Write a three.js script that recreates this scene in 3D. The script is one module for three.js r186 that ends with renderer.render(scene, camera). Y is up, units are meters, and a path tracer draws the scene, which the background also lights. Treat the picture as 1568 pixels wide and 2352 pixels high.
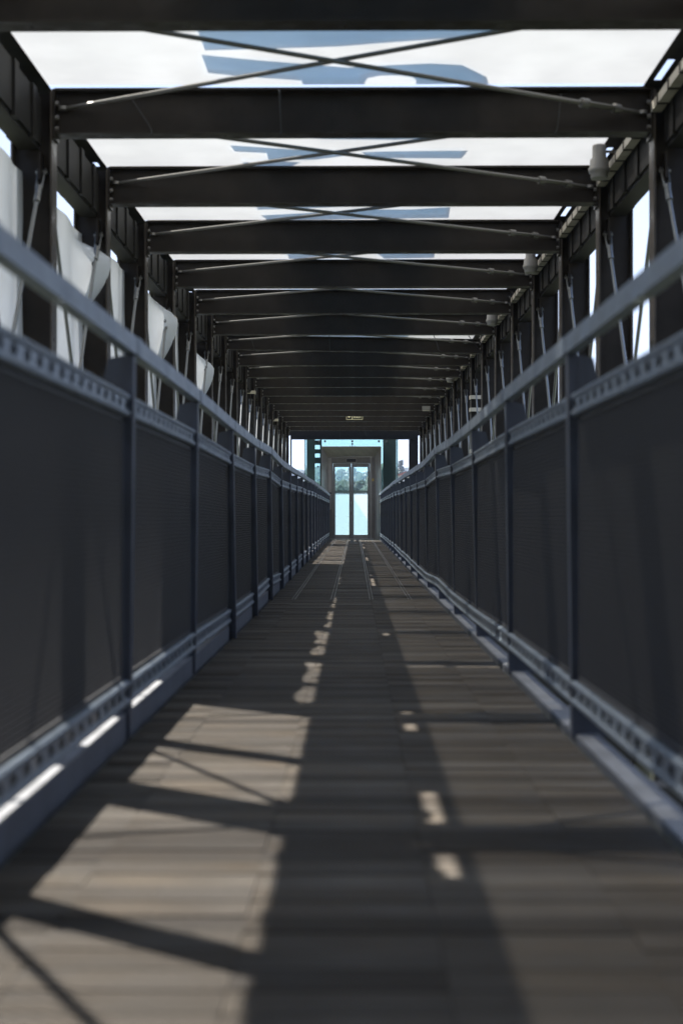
import * as THREE from 'three';
import { mergeGeometries } from 'three/addons/utils/BufferGeometryUtils.js';
import { ImprovedNoise } from 'three/addons/math/ImprovedNoise.js';

// ------------------------------------------------------------------ camera, sky, sun, exposure
// Bridge axis runs along -z, deck top at y = 0, frames every 2 m. Camera stands at z = 0.
const S = 2.0, EYE = 0.7575, F = 3266;               // F: focal length in pixels of a 1568 x 2352 picture
const scene = new THREE.Scene();
const camera = new THREE.PerspectiveCamera(2 * Math.atan(1176 / F) * 180 / Math.PI, 682 / 1024, 0.05, 3000);
camera.position.set(0.015, EYE, 0);
camera.rotation.order = 'YXZ';
camera.rotation.y = Math.atan(30.5 / F);
camera.rotation.x = Math.atan(12 / F);
camera.focus = 28;
camera.userData.fStop = 2.25;

const renderer = new THREE.WebGLRenderer({ antialias: true });
renderer.toneMapping = THREE.LinearToneMapping;
renderer.toneMappingExposure = 4.35;
renderer.shadowMap.enabled = true;

{ // clear sky, pale towards the horizon
  const w = 256, h = 128, a = new Float32Array(w * h * 4);
  for (let j = 0; j < h; j++) {
    const el = ((j + 0.5) / h - 0.5) * Math.PI, t = Math.pow(Math.max(0, Math.sin(el)), 0.8);
    const c = el < 0 ? [0.06, 0.065, 0.07] : [0.285 + (0.025 - 0.285) * t, 0.33 + (0.07 - 0.33) * t, 0.415 + (0.19 - 0.415) * t];
    for (let i = 0; i < w; i++) a.set([...c, 1], (j * w + i) * 4);
  }
  const sky = new THREE.DataTexture(a, w, h, THREE.RGBAFormat, THREE.FloatType);
  sky.mapping = THREE.EquirectangularReflectionMapping; sky.magFilter = THREE.LinearFilter; sky.needsUpdate = true;
  scene.background = sky; scene.environment = sky;
}
const SUN = new THREE.Vector3(-0.63, 1, -0.48).normalize();
const sun = new THREE.DirectionalLight(new THREE.Color().setRGB(1, 0.955, 0.885), 5);
sun.position.copy(SUN).multiplyScalar(80).add(new THREE.Vector3(0, 0, -22));
sun.target.position.set(0, 0, -22); scene.add(sun, sun.target);
sun.castShadow = true; sun.shadow.radius = .6; sun.shadow.mapSize.set(4096, 4096);
Object.assign(sun.shadow.camera, { left: -40, right: 40, top: 40, bottom: -40, near: 1, far: 200 });

// ------------------------------------------------------------------ helpers
let seed = 20240611;
const rnd = () => { seed = (seed * 1664525 + 1013904223) >>> 0; return seed / 4294967296; };
const rr = (a, b) => a + (b - a) * rnd();
const noise = new ImprovedNoise();
const taken = new Map();
function numbered(n) { const k = taken.get(n) ?? 0; taken.set(n, k + 1); return k ? `${n}_${String(k).padStart(3, '0')}` : n; }
const at = (d) => -S * d;                                   // distance in frame spacings -> z
// the deck climbs by a few centimetres towards the lift
const PROFILE = [[-9, 0], [5, 0], [8, .012], [10, .03], [12, .042], [14, .058], [16, .068], [18, .078], [22, .09]];
function rise(d) {
  for (let i = 1; i < PROFILE.length; i++) if (d <= PROFILE[i][0]) {
    const [a, p] = PROFILE[i - 1], [b, q] = PROFILE[i]; return p + (q - p) * (d - a) / (b - a);
  }
  return .09;
}
// box with texture coordinates in metres
function bx(x0, x1, y0, y1, z0, z1, uo = 0, vo = 0) {
  const g = new THREE.BoxGeometry(x1 - x0, y1 - y0, z1 - z0);
  g.translate((x0 + x1) / 2, (y0 + y1) / 2, (z0 + z1) / 2);
  const p = g.attributes.position, n = g.attributes.normal, uv = g.attributes.uv;
  for (let i = 0; i < p.count; i++) {
    const ax = Math.abs(n.getX(i)), ay = Math.abs(n.getY(i));
    if (ax > .5) uv.setXY(i, p.getZ(i) + uo, p.getY(i) + vo);
    else if (ay > .5) uv.setXY(i, p.getX(i) + uo, p.getZ(i) + vo);
    else uv.setXY(i, p.getX(i) + uo, p.getY(i) + vo);
  }
  return g;
}
function rod(a, b, r, seg = 8) {
  const A = new THREE.Vector3(...a), B = new THREE.Vector3(...b), d = B.clone().sub(A), L = d.length();
  const g = new THREE.CylinderGeometry(r, r, L, seg, 1);
  g.applyQuaternion(new THREE.Quaternion().setFromUnitVectors(new THREE.Vector3(0, 1, 0), d.normalize()));
  g.translate((A.x + B.x) / 2, (A.y + B.y) / 2, (A.z + B.z) / 2);
  return g;
}
const cyl = (r, h, x, y, z, axis = 'y', seg = 10) => {
  const g = new THREE.CylinderGeometry(r, r, h, seg);
  if (axis === 'x') g.rotateZ(Math.PI / 2); if (axis === 'z') g.rotateX(Math.PI / 2);
  return g.translate(x, y, z);
};
const join = (gs) => gs.length === 1 ? gs[0] : mergeGeometries(gs.map((g) => g.index ? g.toNonIndexed() : g));
function mesh(name, geos, mat, parent) {
  const m = new THREE.Mesh(Array.isArray(geos) ? join(geos) : geos, mat);
  m.castShadow = m.receiveShadow = true;
  m.name = parent ? name : numbered(name); (parent ?? scene).add(m); return m;
}
function thing(name, label, category, group, pos = [0, 0, 0]) {
  const o = new THREE.Group(); o.name = numbered(name); o.position.set(...pos); scene.add(o);
  tag(o, label, category, group); return o;
}
function tag(o, label, category, group) { Object.assign(o.userData, { label, category }); if (group) o.userData.group = group; return o; }
function structure(o) { o.userData.kind = 'structure'; return o; }
function flip(g) { // mirror in x
  g = (g.index ? g.toNonIndexed() : g.clone());
  const p = g.attributes.position, n = g.attributes.normal, uv = g.attributes.uv;
  for (let i = 0; i < p.count; i++) { p.setX(i, -p.getX(i)); n.setX(i, -n.getX(i)); }
  for (let i = 0; i < p.count; i += 3) for (const a of [p, n, uv]) {
    for (let k = 0; k < a.itemSize; k++) { const t = a.array[(i + 1) * a.itemSize + k]; a.array[(i + 1) * a.itemSize + k] = a.array[(i + 2) * a.itemSize + k]; a.array[(i + 2) * a.itemSize + k] = t; }
  }
  return g;
}
const side = (s, g) => s > 0 ? g : flip(g);

// ------------------------------------------------------------------ textures and materials
function fbm(x, y, z, o = 4) { let v = 0, a = .5, f = 1; for (let i = 0; i < o; i++) { v += a * noise.noise(x * f, y * f, z * 7.3 + i * 3.1); a *= .5; f *= 2.03; } return v; }
// tileable: blend of shifted samples
function tile(fn, u, v, P) { const a = u, b = v; return (fn(u * P, v * P) * (1 - a) * (1 - b) + fn((u - 1) * P, v * P) * a * (1 - b) + fn(u * P, (v - 1) * P) * (1 - a) * b + fn((u - 1) * P, (v - 1) * P) * a * b); }
function texture(w, h, fn, srgb, rep = [1, 1]) {
  const d = new Uint8Array(w * h * 4);
  for (let j = 0; j < h; j++) for (let i = 0; i < w; i++) {
    const c = fn(i / w, j / h); for (let k = 0; k < 3; k++) d[(j * w + i) * 4 + k] = Math.max(0, Math.min(255, c[k] * 255)); d[(j * w + i) * 4 + 3] = 255;
  }
  const t = new THREE.DataTexture(d, w, h); t.wrapS = t.wrapT = THREE.RepeatWrapping; t.magFilter = THREE.LinearFilter; t.minFilter = THREE.LinearMipmapLinearFilter; t.generateMipmaps = true;
  if (srgb) t.colorSpace = THREE.SRGBColorSpace; t.repeat.set(...rep); t.needsUpdate = true; return t;
}
const grey = (v) => [v, v, v];
// blotchy painted / galvanised metal: values near 1 to multiply a base colour
const metalMap = texture(256, 256, (u, v) => {
  const n = tile((x, y) => fbm(x, y, 1.7, 5), u, v, 6), m = tile((x, y) => fbm(x * 3, y * .6, 5.2, 3), u, v, 8), k = .86 + n * .75 + m * .2;
  return [k, k * .995, k * .985];
}, false, [1.1, 1.1]);
const metalRough = texture(256, 256, (u, v) => grey(.72 + tile((x, y) => fbm(x, y, 9.1, 5), u, v, 7) * .8), false, [1.3, 1.3]);
const boardMap = texture(512, 256, (u, v) => {
  const grain = tile((x, y) => fbm(x * .8, y * 14, 3.3, 4), u, v, 5), blot = tile((x, y) => fbm(x, y, 12.5, 4), u, v, 4), fine = rnd();
  const k = .80 + grain * .42 + blot * .50 + (fine - .5) * .07, br = Math.max(0, tile((x, y) => fbm(x, y, 30.2, 3), u, v, 3) + .02) * 1.9;
  return [k * (1 - br * .14), k * (1 - br * .30), k * (1 - br * .52)];
}, false, [.8, .8]);
const boardBump = texture(64, 256, (u, v) => { const w = Math.abs(((v * 24) % 1) - .5) * 2; return grey((w > .32 ? 1 : w / .32) * .9 + rnd() * .1); }, false, [6, 1 / .288]);
const clothMap = texture(256, 256, (u, v) => { const n = tile((x, y) => fbm(x, y, 41.5, 5), u, v, 4); const k = .94 + n * .36; return [k, k, k * .985]; }, false, [.45, .45]);
const dirtRough = texture(512, 512, (u, v) => {
  const n = tile((x, y) => fbm(x, y, 61.5, 4), u, v, 22), b = tile((x, y) => fbm(x, y, 64.5, 3), u, v, 5), run = tile((x, y) => fbm(x * 8, y * .5, 67, 3), u, v, 6);
  return grey(.10 + Math.max(0, n - .12 + b * .35) * 3.2 + Math.max(0, run - .22) * 1.6 + rnd() * .02);
}, false, [1.1, 1.1]);
const steelMap = texture(256, 256, (u, v) => { const n = tile((x, y) => fbm(x, y, 21.7, 5), u, v, 7), m = tile((x, y) => fbm(x * 6, y * .4, 25.2, 3), u, v, 7), k = .88 + n * .32 + m * .28; return [k, k * .985, k * .96]; }, false, [.9, .9]);

const lin = (r, g, b) => new THREE.Color().setRGB(r, g, b);
const std = (c, rough, o = {}) => new (o.specularIntensity ? THREE.MeshPhysicalMaterial : THREE.MeshStandardMaterial)({ color: lin(...c), roughness: rough, ...o });   // low specularIntensity: dusty, matt paint
const M = {
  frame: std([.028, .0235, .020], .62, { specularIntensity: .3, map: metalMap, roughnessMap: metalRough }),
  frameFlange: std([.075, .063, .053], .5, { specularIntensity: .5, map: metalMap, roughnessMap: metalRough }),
  duct: std([.021, .0195, .0185], .6, { specularIntensity: .3, map: metalMap }),
  trunking: std([.36, .335, .285], .55, { map: metalMap }),
  rail: std([.20, .235, .28], .5, { map: metalMap, roughnessMap: metalRough, metalness: .25 }),
  post: std([.045, .053, .073], .5, { map: metalMap, metalness: .1 }),
  mesh: std([.046, .045, .046], .6, { specularIntensity: .6, metalness: .1 }),
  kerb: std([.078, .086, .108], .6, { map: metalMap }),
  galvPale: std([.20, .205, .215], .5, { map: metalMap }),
  girder: std([.05, .05, .05], .7, { map: metalMap }),
  galv: std([.28, .285, .28], .36, { metalness: .75, map: metalMap }),
  rodm: std([.13, .125, .115], .45, { metalness: .45 }),
  bolt: std([.22, .21, .20], .45, { metalness: .5 }),
  cable: std([.02, .02, .02], .6),
  lamp: std([.20, .195, .185], .5),
  strap: std([.55, .50, .42], .6),
  screw: std([.62, .60, .55], .3, { metalness: .7 }),
  steel: std([.34, .32, .295], .42, { metalness: .55, map: steelMap }),
  steelDark: std([.19, .178, .163], .45, { metalness: .55, map: steelMap }),
  black: std([.014, .014, .015], .35),
  shaft: std([.035, .045, .042], .5),
  yellow: std([.45, .32, .06], .6),
  red: std([.28, .09, .06], .8),
};
const boards = [[.098, .086, .073], [.074, .065, .055], [.120, .106, .090], [.086, .076, .065], [.054, .047, .040]].map((c) => std(c, .7, { specularIntensity: .25, map: boardMap, bumpMap: boardBump, bumpScale: .0022 }));
const cloth = new THREE.MeshPhysicalMaterial({ color: lin(.88, .875, .86), roughness: .765, transmission: .315, thickness: 0, map: clothMap, side: THREE.DoubleSide });
const blueSheet = new THREE.MeshPhysicalMaterial({ color: lin(.14, .265, .45), roughness: .985, transmission: .75, thickness: 0, side: THREE.DoubleSide });
const tarpMat = new THREE.MeshPhysicalMaterial({ color: lin(.70, .725, .77), roughness: .985, transmission: .11, thickness: 0, map: clothMap, side: THREE.DoubleSide });
const shaftGlass = new THREE.MeshPhysicalMaterial({ color: lin(.70, .88, .86), roughness: .06, transmission: 1, thickness: 0, ior: 1.5, side: THREE.DoubleSide });
const doorGlass = new THREE.MeshPhysicalMaterial({ color: lin(.80, .94, .955), roughness: 1, roughnessMap: dirtRough, transmission: 1, thickness: 0, ior: 1.5, side: THREE.DoubleSide });
const frost = new THREE.MeshPhysicalMaterial({ color: lin(.84, .87, .94), roughness: .97, transmission: .45, thickness: 0, side: THREE.DoubleSide });

// ------------------------------------------------------------------ ground and far hills
{
  const g = new THREE.PlaneGeometry(4000, 4000, 1, 1); g.rotateX(-Math.PI / 2);
  const m = mesh('ground', g, std([.07, .08, .05], .95)); m.position.set(0, -9, 0); structure(m);
  const W = 140, H = 16, pos = [], idx = [], N0 = 430, N1 = 900;
  for (let j = 0; j <= H; j++) for (let i = 0; i <= W; i++) {
    const ang = (i / W - .5) * 1.5, t = j / H, R = N0 + (N1 - N0) * t, x = Math.sin(ang) * R, z = -Math.cos(ang) * R;
    const crest = 33 + 6 * fbm(ang * 9, 1, 3.3, 4) + 4 * fbm(ang * 40, 2, 8, 3), y = -9 - .5 + crest * Math.sin(Math.min(1, t * 1.25) * Math.PI / 2);
    pos.push(x, y, z);
  }
  for (let j = 0; j < H; j++) for (let i = 0; i < W; i++) { const a = j * (W + 1) + i; idx.push(a, a + 1, a + W + 1, a + 1, a + W + 2, a + W + 1); }
  const hg = new THREE.BufferGeometry(); hg.setAttribute('position', new THREE.Float32BufferAttribute(pos, 3)); hg.setIndex(idx); hg.computeVertexNormals();
  structure(mesh('hills', hg, std([.03, .036, .022], .95)));
}
{ // wooded slopes beyond the lift: too far off to tell trees apart
  const ico = new THREE.IcosahedronGeometry(1, 2), p = ico.attributes.position;
  for (let i = 0; i < p.count; i++) { const x = p.getX(i), y = p.getY(i), z = p.getZ(i), k = 1 + .55 * fbm(x * 2.3 + 4, y * 2.3, z + 2, 3); p.setXYZ(i, x * k, y * k, z * k); }
  ico.computeVertexNormals();
  const mk = (name, n, place, label) => {
    const im = new THREE.InstancedMesh(ico, new THREE.MeshStandardMaterial({ color: lin(1, 1, 1), roughness: .9 }), n), o = new THREE.Object3D(), c = new THREE.Color();
    for (let i = 0; i < n; i++) { const [x, y, z, r] = place(i); o.position.set(x, y, z); o.scale.set(r * rr(.8, 1.2), r * rr(.7, 1.2), r * rr(.8, 1.2)); o.rotation.set(rr(0, 6), rr(0, 6), rr(0, 6)); o.updateMatrix(); im.setMatrixAt(i, o.matrix); const k = rr(.6, 1.5); im.setColorAt(i, c.setRGB(.016 * k, .027 * k, .014 * k)); }
    im.name = name; im.castShadow = im.receiveShadow = true; im.userData.kind = 'stuff'; scene.add(im); tag(im, label, 'trees');
  };
  mk('near_wood', 7000, () => { const ang = rr(-.32, .32), R = rr(150, 250), top = 13 + 4 * fbm(ang * 30, 4, 6, 3); return [Math.sin(ang) * R, -9 + Math.pow(rnd(), .6) * top, -Math.cos(ang) * R, rr(.35, 1.3)]; }, 'dark green wood seen through the lift doors');
  mk('hillside_wood', 5000, () => { const ang = rr(-.35, .35), t = rnd(), R = 430 + 380 * t; return [Math.sin(ang) * R, -9 + 31 * Math.sin(t * Math.PI / 2) + rr(-1, 4), -Math.cos(ang) * R, rr(1.0, 3.0)]; }, 'hazy blue tree line along the distant hill');
}
{ // tall conifer on the skyline, right of the lift
  const d = 300, x = (921 - 814.5) / F * d, g = thing('conifer_tree', 'tall thin conifer rising above the hazy skyline beside the lift shaft', 'tree', null, [x, -9, -d]);
  mesh('trunk', rod([0, 0, 0], [0, 20, 0], .25), std([.05, .035, .025], .9), g);
  const gs = []; for (let i = 0; i < 130; i++) { const t = Math.pow(rnd(), .8), y = 7 + 14.6 * t, r = (1 - t) * 2.2 + .25, a = rr(0, 6.28), s = rr(.25, .6); gs.push(new THREE.TetrahedronGeometry(s * 1.5).rotateX(rr(0, 6)).scale(1, .6, 1).translate(Math.cos(a) * r * rnd(), y, Math.sin(a) * r * rnd())); }
  mesh('crown', gs, std([.035, .05, .03], .9), g);
}
{ // red roofed house among the trees
  const d = 145, x = (929 - 814.5) / F * d, y = (1188 - 1083) / F * d + EYE, g = thing('hillside_house', 'small house with a red tiled roof among the far trees', 'house', null, [x, -9, -d]);
  mesh('wall', bx(-.9, .9, 0, y + 9 - .5, -3, 3), std([.5, .48, .45], .8), g);
  const s = new THREE.Shape([new THREE.Vector2(-1.1, 0), new THREE.Vector2(1.1, 0), new THREE.Vector2(0, .4)]);
  mesh('roof', new THREE.ExtrudeGeometry(s, { depth: 6.6, bevelEnabled: false }).translate(0, y + 9 - .5, -3.3), M.red, g);
}

// ------------------------------------------------------------------ portal frames (two columns, roof beam, cross beam)
const NF0 = -7, NF1 = 17, DF = (n) => 3.48 + n;                    // frame number -> distance in spacings
const CI = 1.88, CO = 2.14, HB = 3.165, HT = 3.45;                  // column inner / outer face, beam bottom / top
{
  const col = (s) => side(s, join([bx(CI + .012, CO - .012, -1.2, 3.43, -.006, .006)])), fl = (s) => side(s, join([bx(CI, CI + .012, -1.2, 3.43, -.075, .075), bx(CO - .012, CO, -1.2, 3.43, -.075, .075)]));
  const web = bx(-CI + .016, CI - .016, HB + .016, HT - .016, -.006, .006), low = bx(-CI + .016, CI - .016, HB, HB + .016, -.07, .07), up = bx(-CI + .016, CI - .016, HT - .016, HT, -.07, .07);
  const plate = (s) => side(s, bx(CI - .016, CI, HB - .03, HT - .005, -.072, .072)), cross = bx(-CI + .002, CI - .002, -.42, -.17, -.06, .06);
  const bolt = cyl(.016, .022, 0, 0, 0, 'x', 6);
  const cw = { 1: col(1), '-1': col(-1) }, cf = { 1: fl(1), '-1': fl(-1) }, pl = { 1: plate(1), '-1': plate(-1) };
  for (let n = NF0; n <= NF1; n++) {
    const d = DF(n), seam = n === 7, fm = M.frame;
    const g = thing('portal_frame', seam ? 'dark steel portal frame with a shallower roof beam, cables hanging on its face' : n === 1 ? 'dark steel portal frame with three thin cables hanging across its roof beam' : n >= 12 ? 'steel portal frame without crossed roof rods, near the lift' : 'dark steel portal frame with crossed rods at its roof beam', 'portal frame', n === 1 || seam ? null : n >= 12 ? 'portal frames without roof rods' : 'dark portal frames along the covered bridge', [0, rise(d), at(d)]);
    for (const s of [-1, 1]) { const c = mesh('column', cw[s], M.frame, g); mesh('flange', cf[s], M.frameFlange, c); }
    const b = mesh('roof_beam', web, fm, g); mesh('bottom_flange', low, fm, b); mesh('top_flange', up, fm, b);
    if (seam) { b.scale.y = .74; b.position.y = HB * .26; b.rotation.z = -.018; b.position.x = -.045; }
    for (const s of [-1, 1]) {
      mesh('end_plate', pl[s], M.frame, g);
      for (const y of [3.20, 3.27, 3.36]) for (const z of [.045]) { const m = mesh('bolt', bolt, M.bolt, g); m.position.set(s * (CI - .025), y, z); }
    }
    mesh('cross_beam', cross, M.girder, g);
  }
}
{ // building that the bridge starts from, behind the camera
  const g = thing('station_building', 'plain dark building front that the walkway leaves from', 'building', null, [0, 0, 7.2]), m = std([.16, .15, .14], .85);
  mesh('wall', bx(-9, -1.3, -9, 6, 0, .4), m, g); mesh('wall', bx(1.3, 9, -9, 6, 0, .4), m, g); mesh('wall', bx(-1.298, 1.298, 2.4, 6, 0, .4), m, g); mesh('wall', bx(-1.298, 1.298, -9, -.04, 0, .4), m, g); mesh('door', bx(-1.297, 1.297, -.038, 2.398, .1, .2), M.steelDark, g);
}
// ------------------------------------------------------------------ girders below, eaves above
const Z0 = at(DF(NF0)), Z1 = at(21.35);
for (const s of [-1, 1]) {
  const g = thing('side_girder', s < 0 ? 'dark plate girder below the deck on the tarpaulin side' : 'dark plate girder below the deck on the open side', 'girder');
  mesh('web', side(s, bx(CO + .004, CO + .03, -1.5, -.05, Z1, Z0)), M.girder, g);
  mesh('flange', side(s, bx(CO - .1, CO + .12, -1.53, -1.503, Z1, Z0)), M.girder, g);
}
for (const s of [-1, 1]) {
  const g = thing('eave_box', s < 0 ? 'dark ribbed eave box under the roof edge, tarpaulin side' : 'dark ribbed eave box with pale trunking, under the roof edge on the open side', 'eave box');
  const L = S - .152, body = side(s, join([bx(1.945, 2.09, 3.085, 3.385, -L, 0), bx(1.96, 2.085, 3.06, 3.083, -L, 0)]));
  const rib = side(s, join([bx(1.93, 2.095, 3.07, 3.40, -.05, .05)])), lid = side(s, bx(1.86, 1.925, 3.285, 3.34, -L, 0)), tick = side(s, bx(1.855, 1.928, 3.28, 3.345, -.012, .012));
  for (let n = NF0; n < NF1; n++) {
    const d = DF(n), y = rise(d + .5), z = at(d) - .076;
    const b = mesh('box_section', body, M.duct, g); b.position.set(0, y, z);
    for (let k = 0; k < 4; k++) { const r = mesh('rib', rib, M.duct, g); r.position.set(0, y + rr(-.012, .012), z - .22 - k * .46); }
    if (s > 0) { const t = mesh('trunking', lid, M.trunking, g); t.position.set(0, y, z); for (let k = 0; k < 6; k++) { const m = mesh('clip', tick, M.duct, g); m.position.set(0, y, z - .15 - k * .3); } }
  }
}
// flashing that closes the roof edge, with slits between its pieces
for (const s of [-1, 1]) {
  const g = thing('eave_flashing', s < 0 ? 'thin metal flashing with slits at the roof edge above the tarpaulins' : 'thin metal flashing with bright slits at the roof edge above the pale trunking', 'flashing');
  const slits = s < 0 ? [[2.33, 2.43], [2.60, 2.79], [3.36, 3.43], [3.56, 3.60], [5.40, 5.47], [8.55, 8.9], [8.94, 9.4], [9.8, 9.86], [12.6, 13.42], [14.1, 14.2], [16.6, 17.4], [18.3, 18.9]] : [];
  if (s > 0) for (let n = NF0; n < NF1; n++) slits.push([DF(n) + .72, DF(n) + .92]);
  let d0 = DF(NF0) ; const end = DF(NF1), pieces = [];
  for (const [a, b] of slits) { pieces.push([d0, a]); d0 = b; } pieces.push([d0, end]);
  for (let [a, b] of pieces) while (a < b - 1e-6) { const e = Math.min(b, Math.floor(a - .48 + 1.0001) + .48); const q = mesh('flashing_piece', side(s, bx(s < 0 ? 1.90 : 1.82, 2.17, 3.452, 3.456, at(e) + .002, at(a) - .002)), M.duct, g); q.position.y = rise((a + e) / 2) + .006; a = e; }
  if (s < 0) for (const [a, b] of slits) mesh('flashing_piece', [bx(-2.17, -1.985, 3.453, 3.457, at(b), at(a)), bx(-1.945, -1.90, 3.453, 3.457, at(b), at(a))], M.duct, g).position.y = rise((a + b) / 2) + .006;
  else for (const [a, b] of slits) mesh('flashing_piece', [bx(1.905, 2.17, 3.453, 3.457, at(b), at(a)), bx(1.82, 1.86, 3.453, 3.457, at(b), at(a))], M.duct, g).position.y = rise((a + b) / 2) + .006;
}
// ------------------------------------------------------------------ white membrane and blue sheets on the roof
function sheetGrid(x0, x1, z0, z1, nx, nz, h) {
  const pos = [], uv = [], idx = [];
  for (let j = 0; j <= nz; j++) for (let i = 0; i <= nx; i++) { const x = x0 + (x1 - x0) * i / nx, z = z0 + (z1 - z0) * j / nz; pos.push(x, h(x, z, i / nx, j / nz), z); uv.push(x, z); }
  for (let j = 0; j < nz; j++) for (let i = 0; i < nx; i++) { const a = j * (nx + 1) + i; idx.push(a, a + 1, a + nx + 1, a + 1, a + nx + 2, a + nx + 1); }
  const g = new THREE.BufferGeometry(); g.setAttribute('position', new THREE.Float32BufferAttribute(pos, 3)); g.setAttribute('uv', new THREE.Float32BufferAttribute(uv, 2)); g.setIndex(idx); g.computeVertexNormals(); return g;
}
for (let n = NF0; n < NF1; n++) {
  const d0 = DF(n), d1 = DF(n + 1) - (n === 0 ? .042 : .004);
  const g = sheetGrid(-1.922, 1.842, at(d0) - .004, at(d1), 30, 16, (x, z, u, v) => HT + .012 + rise(d0 + v) + .030 * Math.sin(v * Math.PI) + .007 * fbm(x * 2.2, z * 2.2, n, 3) * Math.sin(v * Math.PI));
  tag(mesh('roof_membrane', g, cloth), n === 0 ? 'white translucent roof membrane with a rounded opening showing in its blue cover' : 'white translucent roof membrane stretched between two roof beams', 'membrane', n === 0 ? null : 'white roof membranes between the beams');
}
{
  const V = (x, t) => new THREE.Vector2(x, t);
  // outlines in (x, fraction of the bay away from the camera)
  const shapes = {
    0: [
      { o: [[-.89, .05], [.83, .05], [.83, .43], [.80, .528], [-.09, .62], [-.31, .63], [-.87, .651]] },
      { o: [[-.90, .686], [-.55, .737], [-.04, .798], [.22, .778], [.45, .765], [.64, .778], [.80, .882], [.83, .965], [-.33, .985], [-.34, .91], [-.72, .87], [-.90, .84]], hole: [[.05, .93], [.07, .89], [.15, .868], [.27, .868], [.35, .885], [.37, .91], [.37, .955], [.05, .955]] },
    ],
    1: [
      { o: [[-.6, .1], [.85, .1], [.85, .60], [.3, .645], [-.2, .635], [-.6, .60]] },
      { o: [[-.91, .71], [-.4, .77], [.0, .83], [-.3, .895], [-.66, .905], [-.66, .81], [-.89, .79]] },
      { o: [[-.86, .93], [-.6, .915], [-.42, .93], [-.5, .985], [-.85, .985]] },
      { o: [[.05, .80], [.3, .79], [.84, .785], [.80, .885], [.2, .875], [.1, .86]] },
    ],
    2: [
      { o: [[-.86, .66], [-.2, .60], [.2, .64], [.10, .74], [-.86, .80]] },
      { o: [[-.85, .90], [.15, .80], [.5, .80], [.84, .76], [.84, .95], [-.80, .985]] },
      { o: [[-.88, .1], [.83, .1], [.83, .55], [-.88, .56]] },
    ],
    3: [{ o: [[-.7, .62], [.1, .70], [-.1, .95], [-.7, .97]] }, { o: [[.15, .72], [.82, .66], [.82, .95], [.3, .97]] }, { o: [[-.86, .1], [.8, .1], [.8, .56], [-.86, .5]] }],
  };
  for (let n = NF0; n < 11; n++) {
    const d0 = DF(n), list = shapes[n] ?? [{ o: [[-.86, .08], [.82, .08], [.82, .5], [-.86, .46]] }, { o: [[-.84, .56], [.2, .60], [.82, .55], [.82, .94], [-.84, .96]] }];
    for (const { o, hole } of list) {
      const sh = new THREE.Shape(o.map(([x, t]) => V(x, t * S))); if (hole) sh.holes.push(new THREE.Path(hole.map(([x, t]) => V(x, t * S))));
      const g = new THREE.ExtrudeGeometry(sh, { depth: .0005, bevelEnabled: false }); g.rotateX(-Math.PI / 2);
      const m = mesh('blue_roof_sheet', new THREE.ShapeGeometry(sh).rotateX(-Math.PI / 2), blueSheet);
      m.position.set(0, HT + .055 + rise(d0 + .5), at(d0) - .045);
      tag(m, hole ? 'blue translucent sheet with a rounded hole lying on the roof membrane' : 'flat blue translucent sheet lying along the middle of the roof membrane', 'roof sheet', hole ? null : 'blue sheets on the roof membrane');
    }
  }
}
// ------------------------------------------------------------------ bracing rods
function turnbuckle(p, dir) { // open body: two bars and two collars
  const A = new THREE.Vector3(...p), D = new THREE.Vector3(...dir).normalize(), side_ = new THREE.Vector3().crossVectors(D, new THREE.Vector3(0, 1, 0)).normalize(), at_ = (t, s) => A.clone().addScaledVector(D, t).addScaledVector(side_, s).toArray();
  return [rod(at_(-.11, .026), at_(.11, .026), .009), rod(at_(-.11, -.026), at_(.11, -.026), .009), rod(at_(-.15, 0), at_(-.095, 0), .03), rod(at_(.095, 0), at_(.15, 0), .03)];
}
for (let n = NF0; n < 12; n++) {
  const d = DF(n), y = rise(d + .5) + 3.315;
  for (const s of [-1, 1]) {
    // s = 1: from the left at the far frame to the right at the near one
    const L = [-1.80, 0, s > 0 ? -S + .03 : -.03], R = [1.80, 0, s > 0 ? -.03 : -S + .03], dy = s * .018;
    const g = thing('roof_brace', 'long thin steel rod crossing a roof bay diagonally', 'brace rod', 'diagonal rods under the roof', [0, y, at(d)]);
    const up = (p) => [p[0], p[1] + dy, p[2]];
    mesh('rod', rod(up(L), up(R), .0135), M.rodm, g);
    const t = .925, c = L.map((v, i) => v + (R[i] - v) * t); c[1] += dy;
    mesh('turnbuckle', turnbuckle(c, R.map((v, i) => v - L[i])), M.rodm, g);
    mesh('end_lug', [cyl(.03, .02, L[0] - .02, dy, L[2], 'y', 10), cyl(.03, .02, R[0] + .02, dy, R[2], 'y', 10)], M.bolt, g);
  }
}
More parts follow.
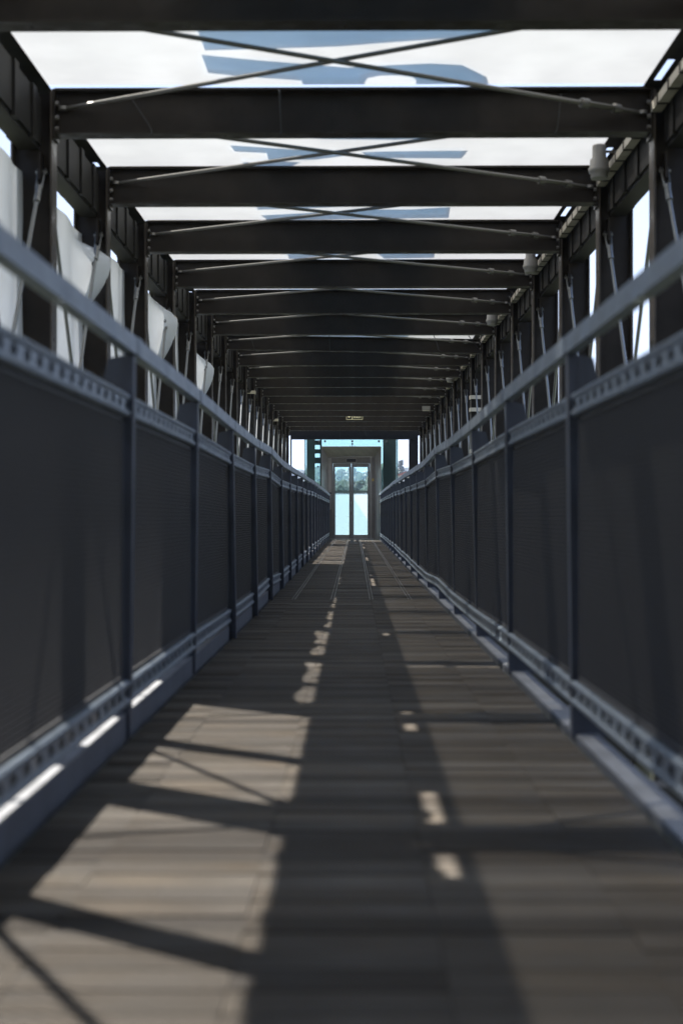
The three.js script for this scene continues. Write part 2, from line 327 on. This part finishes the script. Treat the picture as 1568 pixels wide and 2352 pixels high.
for (let n = NF0; n < NF1; n++) for (const s of [-1, 1]) for (const k of [0, 1]) {
  const d = DF(n), g = thing('wall_brace', s < 0 ? 'slanting steel rod with a fork end between two columns on the tarpaulin side' : 'slanting steel rod with a fork end between two columns on the open side', 'brace rod', s < 0 ? 'slanting rods on the tarpaulin side' : 'slanting rods on the open side', [0, rise(d + .5), at(d)]);
  const X = s * (k ? 1.925 : 1.955), zt = k ? -.03 : -S + .03, zb = k ? -S + .03 : -.03, T = [X, 2.93, zt], B = [X, .02, zb], D = new THREE.Vector3(0, B[1] - T[1], B[2] - T[2]).normalize();
  const q = (t) => [T[0], T[1] + D.y * t, T[2] + D.z * t];
  mesh('rod', rod(q(.24), B, .013), M.galv, g);
  mesh('fork', [rod(q(.13), q(.26), .022), rod([X - .022, q(-.03)[1], q(-.03)[2]], [X - .016, q(.15)[1], q(.15)[2]], .009), rod([X + .022, q(-.03)[1], q(-.03)[2]], [X + .016, q(.15)[1], q(.15)[2]], .009), cyl(.014, .075, X, T[1], T[2], 'x', 8)], M.galv, g);
  mesh('gusset_plate', bx(X - .008, X + .008, 2.87, 3.04, zt < -1 ? -S + .012 : -.1, zt < -1 ? -S + .1 : -.012), M.frame, g);
}
// ------------------------------------------------------------------ deck
{
  const deck = new THREE.Group(); deck.name = 'deck'; scene.add(deck); structure(deck); tag(deck, 'walkway deck of grey brown boards laid across the bridge', 'deck');
  const cuts = [-.748, -.545, -.19, .166, .52, .748], P = .106, D = .1008, rows0 = Math.ceil(Z0 / P), rows1 = Math.floor(Z1 / P);
  const geos = []; for (let c = 0; c < 5; c++) { geos.push([]); for (let v = 0; v < 6; v++) geos[c].push(bx(cuts[c] + .0007, cuts[c + 1] - .0007, -.032, 0, -D / 2, D / 2, rr(0, 3), Math.floor(rr(0, 9)) * .288 + (v % 2) * .144)); }
  const rest = boards.map(() => []), screws = [], Q = new THREE.Matrix4();
  for (let r = rows1; r < rows0; r++) {
    const z = r * P, d = -z / S, y = rise(d), tone = Math.floor(rnd() * 5), part = z < -2.0 && z > -8.3;
    for (let c = 0; c < 5; c++) {
      const t = rnd() < .93 ? tone : Math.floor(rnd() * 5), geo = geos[c][Math.floor(rnd() * 6)], dy = y + rr(-.0022, .0012), tx = rr(-.004, .004);
      if (part) { const m = mesh('board', geo, boards[t], deck); m.position.set(0, dy, z); m.rotation.x = tx; }
      else rest[t].push(geo.clone().applyMatrix4(Q.makeRotationX(tx).setPosition(0, dy, z)));
    }
    if (z < -13) for (const x of [-.545, -.19, .166, .52]) for (const s of [-1, 1]) screws.push(cyl(.0055, .003, x + s * .013, y + .001, z + rr(-.006, .006), 'y', 6));
  }
  const rg = mergeGeometries(rest.filter((a) => a.length).map(join), true), rm = mesh('far_boards', rg, boards.filter((_, i) => rest[i].length), deck); rm.userData.kind = 'stuff';
  mesh('screw_rows', screws, M.screw, deck).userData.kind = 'stuff';
  const j = mesh('joists', [-.545, -.19, .166, .52].map((x) => bx(x - .03, x + .03, -.16, -.036, Z1, Z0)), M.girder, deck); j.position.y = 0;
}
for (const s of [-1, 1]) { // edge channel outside the boards
  const g = thing('edge_channel', s < 0 ? 'grey steel edge channel beside the deck with bright sunlit top' : 'grey steel edge channel beside the deck under the open side railing', 'edge channel');
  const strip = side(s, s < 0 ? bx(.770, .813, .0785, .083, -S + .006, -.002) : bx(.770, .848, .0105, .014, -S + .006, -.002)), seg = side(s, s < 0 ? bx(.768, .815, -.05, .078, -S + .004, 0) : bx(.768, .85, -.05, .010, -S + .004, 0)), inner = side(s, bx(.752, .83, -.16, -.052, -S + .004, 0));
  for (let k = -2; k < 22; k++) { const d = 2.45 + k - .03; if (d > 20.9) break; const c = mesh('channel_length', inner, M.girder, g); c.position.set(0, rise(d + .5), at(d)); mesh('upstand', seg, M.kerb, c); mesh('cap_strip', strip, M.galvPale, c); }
}
// ------------------------------------------------------------------ railings
{
  const slotPlate = (y0, y1) => { // web with a row of slots
    const sh = new THREE.Shape([new THREE.Vector2(0, y0), new THREE.Vector2(S, y0), new THREE.Vector2(S, y1), new THREE.Vector2(0, y1)]), yc = (y0 + y1) / 2;
    for (let i = 0; i < 15; i++) { const x = .067 + i * .1333, p = new THREE.Path(); p.absellipse(x, yc, .031, .0165, 0, Math.PI * 2, true); sh.holes.push(p); }
    return new THREE.ExtrudeGeometry(sh, { depth: .003, bevelEnabled: false, curveSegments: 7 }).rotateY(Math.PI / 2).translate(.761, 0, 0);
  };
  const lip = (y) => { const g = new THREE.CylinderGeometry(.0125, .0125, S, 8, 1); g.rotateX(Math.PI / 2); g.scale(1.25, 1, 1); return g.translate(.768, y, -S / 2); };
  const channel = (s, y0, y1) => side(s, join([slotPlate(y0 + .01, y1 - .01), lip(y0 + .0125), lip(y1 - .0125)]));
  const postShape = new THREE.Shape([[.766, 0], [.90, 0], [.885, 1.08], [.835, 1.305], [.766, 1.318]].map(([x, y]) => new THREE.Vector2(x, y)));
  const postGeo = (s) => side(s, join([bx(.744, .766, 0, 1.318, -.028, .028), new THREE.ExtrudeGeometry(postShape, { depth: .014, bevelEnabled: false }).translate(0, 0, -.007)]));
  const handGeo = (s) => side(s, bx(.735, .775, 1.3185, 1.378, -S + .003, 0));
  const sleeveGeo = (s) => side(s, bx(.7325, .778, 1.3165, 1.3805, -.05, .05));
  const borderGeo = (s) => side(s, join([bx(.777, .7905, .198, .214, -S + .04, -.04), bx(.777, .7905, 1.088, 1.102, -S + .04, -.04), bx(.777, .7905, .2145, 1.0875, -.056, -.04), bx(.777, .7905, .2145, 1.0875, -S + .04, -S + .056)]));
  const wires = []; for (let y = .2255; y < 1.085; y += .0165) wires.push(bx(.7785, .7795, y - .0015, y + .0015, -S + .056, -.056));
  for (let z = -.07; z > -S + .06; z -= .026) wires.push(bx(.780, .7872, .2145, 1.0875, z - .0005, z + .0005));
  const wireAll = join(wires);
  for (const s of [-1, 1]) {
    const g = thing('railing', s < 0 ? 'long steel mesh railing on the tarpaulin side of the walkway' : 'long steel mesh railing on the open side of the walkway', 'railing');
    const G = { post: postGeo(s), hand: handGeo(s), sleeve: sleeveGeo(s), top: channel(s, 1.10, 1.182), low: channel(s, .115, .20), back: side(s, join([bx(.7925, .797, 1.104, 1.178, -S, 0), bx(.766, .7923, 1.174, 1.178, -S, 0)])), backLow: side(s, join([bx(.7925, .797, .12, .196, -S, 0), bx(.766, .7923, .1915, .196, -S, 0)])), border: borderGeo(s), wire: side(s, wireAll) };
    const dip = [0, 0, 0, 0, -.016, -.02, .004, -.034, -.030, -.026, -.012, -.016, -.004, .004, 0, -.006, .004, 0, 0, .003, 0, 0, 0, 0, 0], K0 = -2, K1 = 18;
    const lean = (k) => { const d = 2.45 + k; return s < 0 ? (d < 3.6 ? -.010 : d < 8 ? .016 : d < 13 ? .010 : .002) : (d < 3.6 ? .012 : d < 8 ? .026 : d < 13 ? .012 : .002); };
    const Y = (k) => rise(2.45 + k) + (k >= 0 ? dip[k + 2] ?? 0 : 0);
    const put = (m, k) => { const y0 = Y(k), y1 = Y(k + 1); m.position.set(0, y0, at(2.45 + k)); m.rotation.x = Math.atan2(y1 - y0, S); return m; };
    for (let k = K0; k <= K1; k++) {
      const p = mesh('post', G.post, M.post, g); p.position.set(0, Y(k), at(2.45 + k)); const a = lean(k); p.rotation.z = a; p.position.x = s * .76 * (1 - Math.cos(a)) + a * 1.25; p.position.y -= a * s * .76;
      put(mesh('handrail', G.hand, M.rail, g), k);
      const sl = put(mesh('handrail_sleeve', G.sleeve, M.rail, g), k); sl.translateZ(-.06 - .3 * ((k * 7 + 14) % 5 === 0 ? 1 : 0));
      mesh('back_plate', G.back, M.black, put(mesh('top_rail', G.top, M.rail, g), k)); mesh('back_plate', G.backLow, M.black, put(mesh('bottom_rail', G.low, M.rail, g), k));
      const b = put(mesh('mesh_panel', G.border, M.mesh, g), k); mesh('wire_mesh', G.wire, M.mesh, b).userData.kind = 'stuff';
    }
    const e = mesh('post', G.post, M.post, g); e.position.set(0, Y(K1 + 1), at(2.45 + K1 + 1));
  }
}
// ------------------------------------------------------------------ tarpaulins hung on the left side
function tarp(n, o) {
  const d0 = DF(n), nx = 26, ny = 40, pos = [], uv = [], idx = [], top = o.top, bot = o.bot ?? .3, X0 = -2.08;
  for (let j = 0; j <= ny; j++) for (let i = 0; i <= nx; i++) {
    const u = i / nx, v = j / ny, h = top + (bot - top) * v, w = o.width ? o.width(h) : 1;
    let z = -.012 - u * (S - .024) * w, x = X0 + .05 * fbm(u * 2.6 + n, v * 1.3, n * 2.1, 4) + .012 * Math.sin(u * 19 + 5 * fbm(u, v * 2, n, 2));
    const c = o.curl ? o.curl(h) : 0, e = Math.max(0, (u - .78) / .22);   // far edge blown inwards
    x += c * Math.pow(e, 1.25); z += Math.abs(c) * .3 * e * e;
    pos.push(x, h + (o.droop ?? 0) * e * e, z); uv.push(z, h);
  }
  for (let j = 0; j < ny; j++) for (let i = 0; i < nx; i++) { const a = j * (nx + 1) + i; idx.push(a, a + 1, a + nx + 1, a + 1, a + nx + 2, a + nx + 1); }
  const g = new THREE.BufferGeometry(); g.setAttribute('position', new THREE.Float32BufferAttribute(pos, 3)); g.setAttribute('uv', new THREE.Float32BufferAttribute(uv, 2)); g.setIndex(idx); g.computeVertexNormals();
  const t = thing('tarpaulin', o.label, 'tarpaulin', o.group ?? null, [0, rise(d0 + .5), at(d0)]);
  mesh('cloth', g, tarpMat, t);
  const eye = [];
  for (const hh of o.eyes ?? []) { const j = Math.round((hh - top) / (bot - top) * ny), a = (j * (nx + 1) + nx - 2) * 3; eye.push([pos[a], pos[a + 1], pos[a + 2]]); }
  for (const p of eye) { const m = mesh('eyelet', new THREE.TorusGeometry(.012, .005, 6, 12).rotateY(.9), M.cable, t); m.position.set(...p); }
}
const bump = (h, c, w) => { const t = Math.max(0, 1 - Math.abs(h - c) / ((h > c ? .9 : 2.3) * w)); return Math.sin(t * Math.PI / 2); };
tarp(0, { top: 2.94, label: 'pale grey tarpaulin hanging flat between columns, with a narrow gap under the eave box', group: 'flat tarpaulins between the columns' });
tarp(1, { top: 2.945, label: 'white tarpaulin with a large far corner blown inwards past the column', curl: (h) => .24 * bump(h, 2.72, .17) + .14 * bump(h, 1.1, .5), eyes: [2.70] });
tarp(2, { top: 3.0, label: 'pale grey tarpaulin hanging flat between columns, with a narrow gap under the eave box', group: 'flat tarpaulins between the columns' });
tarp(3, { top: 3.02, label: 'white tarpaulin with loose top corner curling in beside a banded column', curl: (h) => .24 * bump(h, 2.86, .22) + .12 * bump(h, 1.2, .4), droop: -.06, eyes: [2.84] });
tarp(4, { top: 3.16, label: 'pale tarpaulin stretched tight to the eave between two flapping ones', width: () => 1 });
tarp(5, { top: 3.05, label: 'white tarpaulin with small corner flap curled in, farthest of the flapping ones', curl: (h) => .24 * bump(h, 2.76, .22), droop: -.06, eyes: [2.74] });
for (const n of [6, 7, 14]) tarp(n, { top: 3.16, label: 'plain tarpaulin closing a far bay between columns up to the eave', group: 'plain tarpaulins in the far bays' });

// ------------------------------------------------------------------ fittings on the frames
{
  const prof = [[0, 0], [.058, 0], [.062, .012], [.062, .035], [.074, .045], [.078, .06], [.078, .075], [.070, .082], [.066, .14], [.050, .155], [.050, .235], [.046, .245], [0, .245]].map(([r, y]) => new THREE.Vector2(r, y));
  const body = new THREE.LatheGeometry(prof, 20), arm = join([bx(.04, .14, .19, .205, -.012, .012), bx(.112, .14, .1, .189, -.03, .03)]);
  for (const n of [2, 4, 6, 10]) {
    const d = DF(n) - .35, g = thing('lamp_fitting', 'unlit grey bell-shaped lamp fitting above the end of a roof beam', 'lamp', 'bell-shaped lamp fittings by the eave', [1.775, rise(d) + 3.195, at(d)]);
    mesh('body', body, M.lamp, g); mesh('bracket', arm, M.bolt, g);
  }
  const band = (s, n, y, name, label, grp) => { const d = DF(n), g = thing('column_band', label, 'band', grp, [0, rise(d), at(d)]); mesh('band', side(s, join([bx(1.865, 2.09, y, y + .06, .0765, .09), bx(1.865, 1.8785, y, y + .06, -.0765, .076)])), M.strap, g); };
  band(-1, 4, 2.80, '', 'pale strap around the top of a column beside the loose tarpaulin');
  band(-1, 4, 1.72, '', 'pale strap lower on the column beside the loose tarpaulin');
  for (const y of [2.62, 2.42, 1.75]) band(1, 8, y, '', 'thin pale strap around a column on the open side', 'straps around one column');
  for (const [s, n] of [[-1, 10], [-1, 14]]) band(s, n, 3.04, '', 'small pale strap high on a far column, tarpaulin side', 'straps high on far columns');
  const jb = thing('junction_box', 'white junction box high beside a far beam end on the open side', 'junction box', null, [1.66, 3.20 + rise(DF(13)), at(DF(13)) + .09]);
  mesh('body', bx(-.09, .09, -.05, .05, -.02, .09), M.lamp, jb); mesh('lid', bx(-.08, .08, -.058, -.0505, -.012, .08), M.strap, jb);
}
{ // thin cables hanging on three beams
  const cab = (n, list) => { for (const pts of list) { const d = DF(n), c = new THREE.CatmullRomCurve3(pts.map(([x, y, z]) => new THREE.Vector3(x, y, z))); const m = mesh('hanging_cable', new THREE.TubeGeometry(c, 14, .0055, 5), M.cable); m.position.set(0, rise(d), at(d) + .072); tag(m, `thin black cable hanging over the face of ${n === 1 ? 'the near cabled roof beam' : n === 7 ? 'the shallow roof beam' : 'the last roof beam before the lift'}`, 'cable', `cables on ${n === 1 ? 'the near cabled beam' : n === 7 ? 'the shallow beam' : 'the last beam'}`); } };
  cab(1, [[[-1.39, 3.39, .01], [-1.33, 3.3, .014], [-1.26, 3.19, .01], [-1.25, 3.15, .02]], [[-.455, 3.44, .01], [-.45, 3.3, .013], [-.445, 3.16, .01], [-.45, 3.15, .015]], [[1.30, 3.40, .01], [1.29, 3.3, .013], [1.275, 3.18, .01], [1.26, 3.15, .02]]]);
  cab(7, [[[-1.52, 3.40, .01], [-1.49, 3.3, .012], [-1.44, 3.17, .01], [-1.38, 3.155, .02]], [[-.36, 3.42, .01], [-.355, 3.3, .012], [-.35, 3.16, .01]], [[1.17, 3.40, .01], [1.21, 3.3, .012], [1.25, 3.17, .01], [1.3, 3.155, .02]], [[1.68, 3.39, .01], [1.75, 3.3, .012], [1.82, 3.2, .01]]]);
  cab(17, [[[-1.5, 3.24, .01], [-1.45, 3.19, .012], [-1.32, 3.14, .02]], [[-1.16, 3.26, .01], [-1.12, 3.19, .012], [-1.09, 3.13, .02]], [[-.42, 3.25, .01], [-.40, 3.15, .012], [-.42, 2.98, .02]], [[.28, 3.25, .01], [.31, 3.13, .012], [.36, 3.0, .02]], [[1.07, 3.27, .01], [1.08, 3.2, .012], [1.08, 3.13, .02]]]);
}
// ------------------------------------------------------------------ exit sign
{
  const cv = document.createElement('canvas'); cv.width = 512; cv.height = 192; const c = cv.getContext('2d');
  c.fillStyle = '#14130f'; c.fillRect(0, 0, 512, 192); c.strokeStyle = c.fillStyle = '#efe9c2'; c.lineWidth = 11;
  c.strokeRect(6, 6, 172, 180); c.strokeRect(192, 6, 314, 180);
  c.lineWidth = 20; c.beginPath(); c.moveTo(105, 62); c.lineTo(52, 98); c.lineTo(105, 134); c.stroke(); c.beginPath(); c.moveTo(58, 98); c.lineTo(142, 98); c.stroke();
  c.font = 'bold 118px sans-serif'; c.textAlign = 'center'; c.textBaseline = 'middle'; c.fillText('EXIT', 349, 100, 280);
  const t = new THREE.CanvasTexture(cv); t.colorSpace = THREE.SRGBColorSpace;
  const d = 17.62, g = thing('exit_sign', 'small dark sign with cream arrow and EXIT lettering hung behind a far beam', 'exit sign', null, [.008, 3.176, at(d)]);
  mesh('board', bx(-.205, .205, 0, .153, -.012, .0), M.black, g);
  const f = mesh('face', new THREE.PlaneGeometry(.404, .1515), new THREE.MeshStandardMaterial({ map: t, roughness: .5, emissive: 0xffffff, emissiveMap: t, emissiveIntensity: .12 }), g); f.position.set(0, .0765, .004);
  mesh('hanger', [bx(-.16, -.15, .1535, .25, -.01, -.004), bx(.15, .16, .1535, .25, -.01, -.004)], M.bolt, g);
}
// ------------------------------------------------------------------ lift at the end of the bridge
{
  const d = 21.4, z = at(d), Y = rise(22), X0 = -.09, OW = .888, OH = 2.79, IW = .713, IH = 2.50, DP = .32;
  // end lintel and posts
  const lin_ = thing('end_lintel', 'dark steel lintel across the end of the bridge above the lift', 'lintel', null, [0, Y, at(21.0)]);
  mesh('beam', bx(-1.88, 1.88, 2.965, 3.078, -.08, .08), M.duct, lin_);
  mesh('end_post', bx(-1.885, -1.845, -.2, 2.963, -.06, .06), M.duct, lin_); mesh('end_post', bx(1.61, 1.88, -.2, 2.963, -.06, .06), M.duct, lin_);
  const sf = thing('end_soffit', 'dull fascia panel above the lintel behind the last roof beam', 'soffit', null, [0, Y, 0]);
  mesh('panel', bx(-1.95, 1.95, 3.08, 3.5, at(21.0) - .04, at(21.0) - .02), M.frame, sf);
  const p = thing('lift_portal', 'brushed steel splayed surround framing the lift doors', 'lift surround', null, [X0, Y, z]);
  const quad = (a, b, c, e) => { const g = new THREE.BufferGeometry(), v = [a, b, c, a, c, e].flat(); g.setAttribute('position', new THREE.Float32BufferAttribute(v, 3)); g.setAttribute('uv', new THREE.Float32BufferAttribute([a, b, c, a, c, e].flatMap((q) => [q[0] + q[2], q[1]]), 2)); g.computeVertexNormals(); return g; };
  const loft = (pts0, pts1) => { const gs = []; for (let i = 0; i < 4; i++) { const k = (i + 1) % 4; gs.push(quad(pts0[i], pts0[k], pts1[k], pts1[i])); } gs.push(quad(...pts0), quad(...pts1.slice().reverse())); return join(gs); };
  for (const s of [-1, 1]) mesh('reveal', loft([[s * OW, 0, 0], [s * (OW + .012), 0, -.0], [s * (OW + .012), 0, -DP], [s * IW, 0, -DP]], [[s * OW, OH, 0], [s * (OW + .012), OH, 0], [s * (OW + .012), OH, -DP], [s * IW, IH, -DP]]), M.steel, p);
  mesh('reveal', loft([[-OW, OH, 0], [-OW, OH + .012, 0], [-OW, OH + .012, -DP], [-IW, IH, -DP]], [[OW, OH, 0], [OW, OH + .012, 0], [OW, OH + .012, -DP], [IW, IH, -DP]]), M.steel, p);
  const df = thing('lift_door_frame', 'grey steel jambs and header around the glass lift doors', 'door frame', null, [X0, Y, z - DP + .06]);
  mesh('jamb', bx(-IW, -.555, 0, IH, -.14, -.065), M.steelDark, df); mesh('jamb', bx(.555, IW, 0, IH, -.14, -.065), M.steelDark, df);
  mesh('jamb_cover', bx(-.70, -.60, .9, 2.46, -.0645, -.055), M.steel, df);
  mesh('jamb_cover', bx(.572, .62, 0, 2.49, -.0645, -.05), M.steel, df); mesh('header', bx(-.5545, .5545, 2.30, IH, -.13, -.07), M.steelDark, df);
  const dsp = mesh('indicator', bx(-.165, .165, 2.325, 2.455, -.0695, -.05), M.steel, df); mesh('display', bx(-.145, .145, 2.342, 2.438, -.0495, -.045), M.black, dsp);
  mesh('screw_head', cyl(.012, .006, .69, 1.62, -.061, 'z'), M.black, df); mesh('screw_head', cyl(.012, .006, .69, .74, -.061, 'z'), M.black, df);
  mesh('sticker', bx(.622, .68, 1.76, 1.84, -.0645, -.0625), M.yellow, df);
  const cp = thing('call_panel', 'small steel lift call panel on the jamb beside the doors', 'call panel', null, [X0 - .652, Y, z - DP + .06]);
  mesh('plate', bx(-.052, .052, 1.085, 1.36, -.054, -.04), M.steel, cp); mesh('button', cyl(.022, .012, 0, 1.21, -.035, 'z', 16), M.steelDark, cp); mesh('small_display', bx(-.05, .05, 1.375, 1.42, -.054, -.042), M.black, cp);
  for (const s of [-1, 1]) {
    const c = s * .278, g = thing('lift_door_leaf', 'sliding lift door leaf of dirty glass in a steel frame, frosted below', 'lift door', 'pair of sliding lift doors', [X0 + c, Y, z - DP - .03]), w = .272, gw = .215;
    mesh('stile', bx(-w, -gw + s * -.0, .012, 2.297, -.02, .02), M.steelDark, g); mesh('stile', bx(gw, w, .012, 2.297, -.02, .02), M.steelDark, g);
    mesh('bottom_frame', bx(-gw + .001, gw - .001, .012, .135, -.019, .019), M.steel, g); mesh('top_frame', bx(-gw + .001, gw - .001, 2.19, 2.297, -.019, .019), M.steelDark, g);
    const pane = mesh('glass_pane', new THREE.PlaneGeometry(gw * 2, 2.055).translate(0, 1.1625, -.004), doorGlass, g);
    mesh('frosted_film', new THREE.PlaneGeometry(gw * 2 - .002, 1.225).translate(0, .748, -.008), frost, pane);
    const streak = []; for (let i = 0; i < 46; i++) { const x = -gw + .006 + i * (2 * gw - .012) / 45, hh = rr(.006, .05); streak.push(bx(x - .0025, x + .0025, 1.3615, 1.3615 + hh, -.0095, -.0088)); }
    mesh('film_fringe', streak, frost, pane).userData.kind = 'stuff';
  }
  const th = thing('threshold', 'ridged metal threshold strip under the lift doors', 'threshold', null, [X0, Y, z - DP + .12]);
  mesh('sill', bx(-IW + .01, IW - .01, -.03, .008, -.26, .12), M.steelDark, th);
  const st = []; for (let i = 0; i < 34; i++) st.push(cyl(.010, .012, -.66 + i * .04, .013, .07, 'y', 8)); mesh('studs', st, M.screw, th).userData.kind = 'stuff';
  // glass shaft
  const sh = thing('lift_shaft', 'greenish glass lift shaft with dark steel columns behind the portal', 'lift shaft', null, [0, Y, z - .05]);
  const pane = (x0, x1, y0, y1, zz) => mesh('glass_pane', bx(x0, x1, y0, y1, zz - .006, zz + .006), shaftGlass, sh);
  const flat = (x0, x1, y0, y1, zz) => { const m = mesh('glass_pane', new THREE.PlaneGeometry(x1 - x0, y1 - y0).translate((x0 + x1) / 2, (y0 + y1) / 2, zz), shaftGlass, sh); return m; };
  flat(-1.50, -1.0, .0, 3.6, 0); flat(.82, 1.315, .0, 3.6, 0); flat(-.985, .81, 2.815, 3.6, 0);
  for (const x of [-1.50, 1.315]) mesh('glass_pane', new THREE.PlaneGeometry(2.0, 3.6).rotateY(Math.PI / 2).translate(x, 1.8, -1.01), shaftGlass, sh);
  flat(-1.49, 1.305, .9, 3.6, -2.02);
  for (const [x0, x1, z0, z1] of [[-1.44, -1.19, -.30, -.22], [-1.035, -.985, -.35, -.1], [.87, 1.27, -.36, -.30], [-1.47, -1.42, -2.0, -1.92], [1.24, 1.30, -2.0, -1.92]]) mesh('shaft_column', bx(x0, x1, -1, 3.7, z0, z1), M.shaft, sh);
  for (const [y0, y1] of [[2.30, 2.48], [2.60, 2.73], [2.86, 3.0]]) mesh('shaft_bracket', bx(-1.189, -1.036, y0, y1, -.29, -.25), M.shaft, sh);
  mesh('rear_rail', bx(-1.41, 1.23, 1.385, 1.51, -1.98, -1.93), M.shaft, sh);
  mesh('cable_loop', new THREE.TubeGeometry(new THREE.CatmullRomCurve3([[.86, 2.98, -.2], [.95, 2.84, -.2], [1.05, 2.86, -.2], [1.02, 2.98, -.2]].map((v) => new THREE.Vector3(...v))), 16, .012, 6), M.cable, sh);
  for (const x of [-1.06, -.88, -.06, .74, .97]) mesh('spider_fitting', [cyl(.034, .03, x, 2.955, .022, 'z', 12), cyl(.012, .05, x, 2.955, -.02, 'z', 8)], M.galv, sh);
  mesh('spider_fitting', [cyl(.03, .03, -.06, 2.875, .022, 'z', 12), rod([-.06, 2.86, .02], [-.06, 2.80, .02], .01), rod([-.13, 2.80, .02], [-.13, 2.825, .02], .008), rod([.01, 2.80, .02], [.01, 2.825, .02], .008)], M.cable, sh);
  for (const [x, y] of [[-1.1, 2.2], [-1.17, 2.96], [.90, 2.22]]) mesh('stud', [cyl(.028, .03, x, y, -.2, 'z', 10), rod([x, y, -.21], [x + .12, y, -.21], .008)], M.cable, sh);
}
scene.fog = new THREE.FogExp2(lin(.62, .76, 1.0), .0005);

renderer.render(scene, camera);
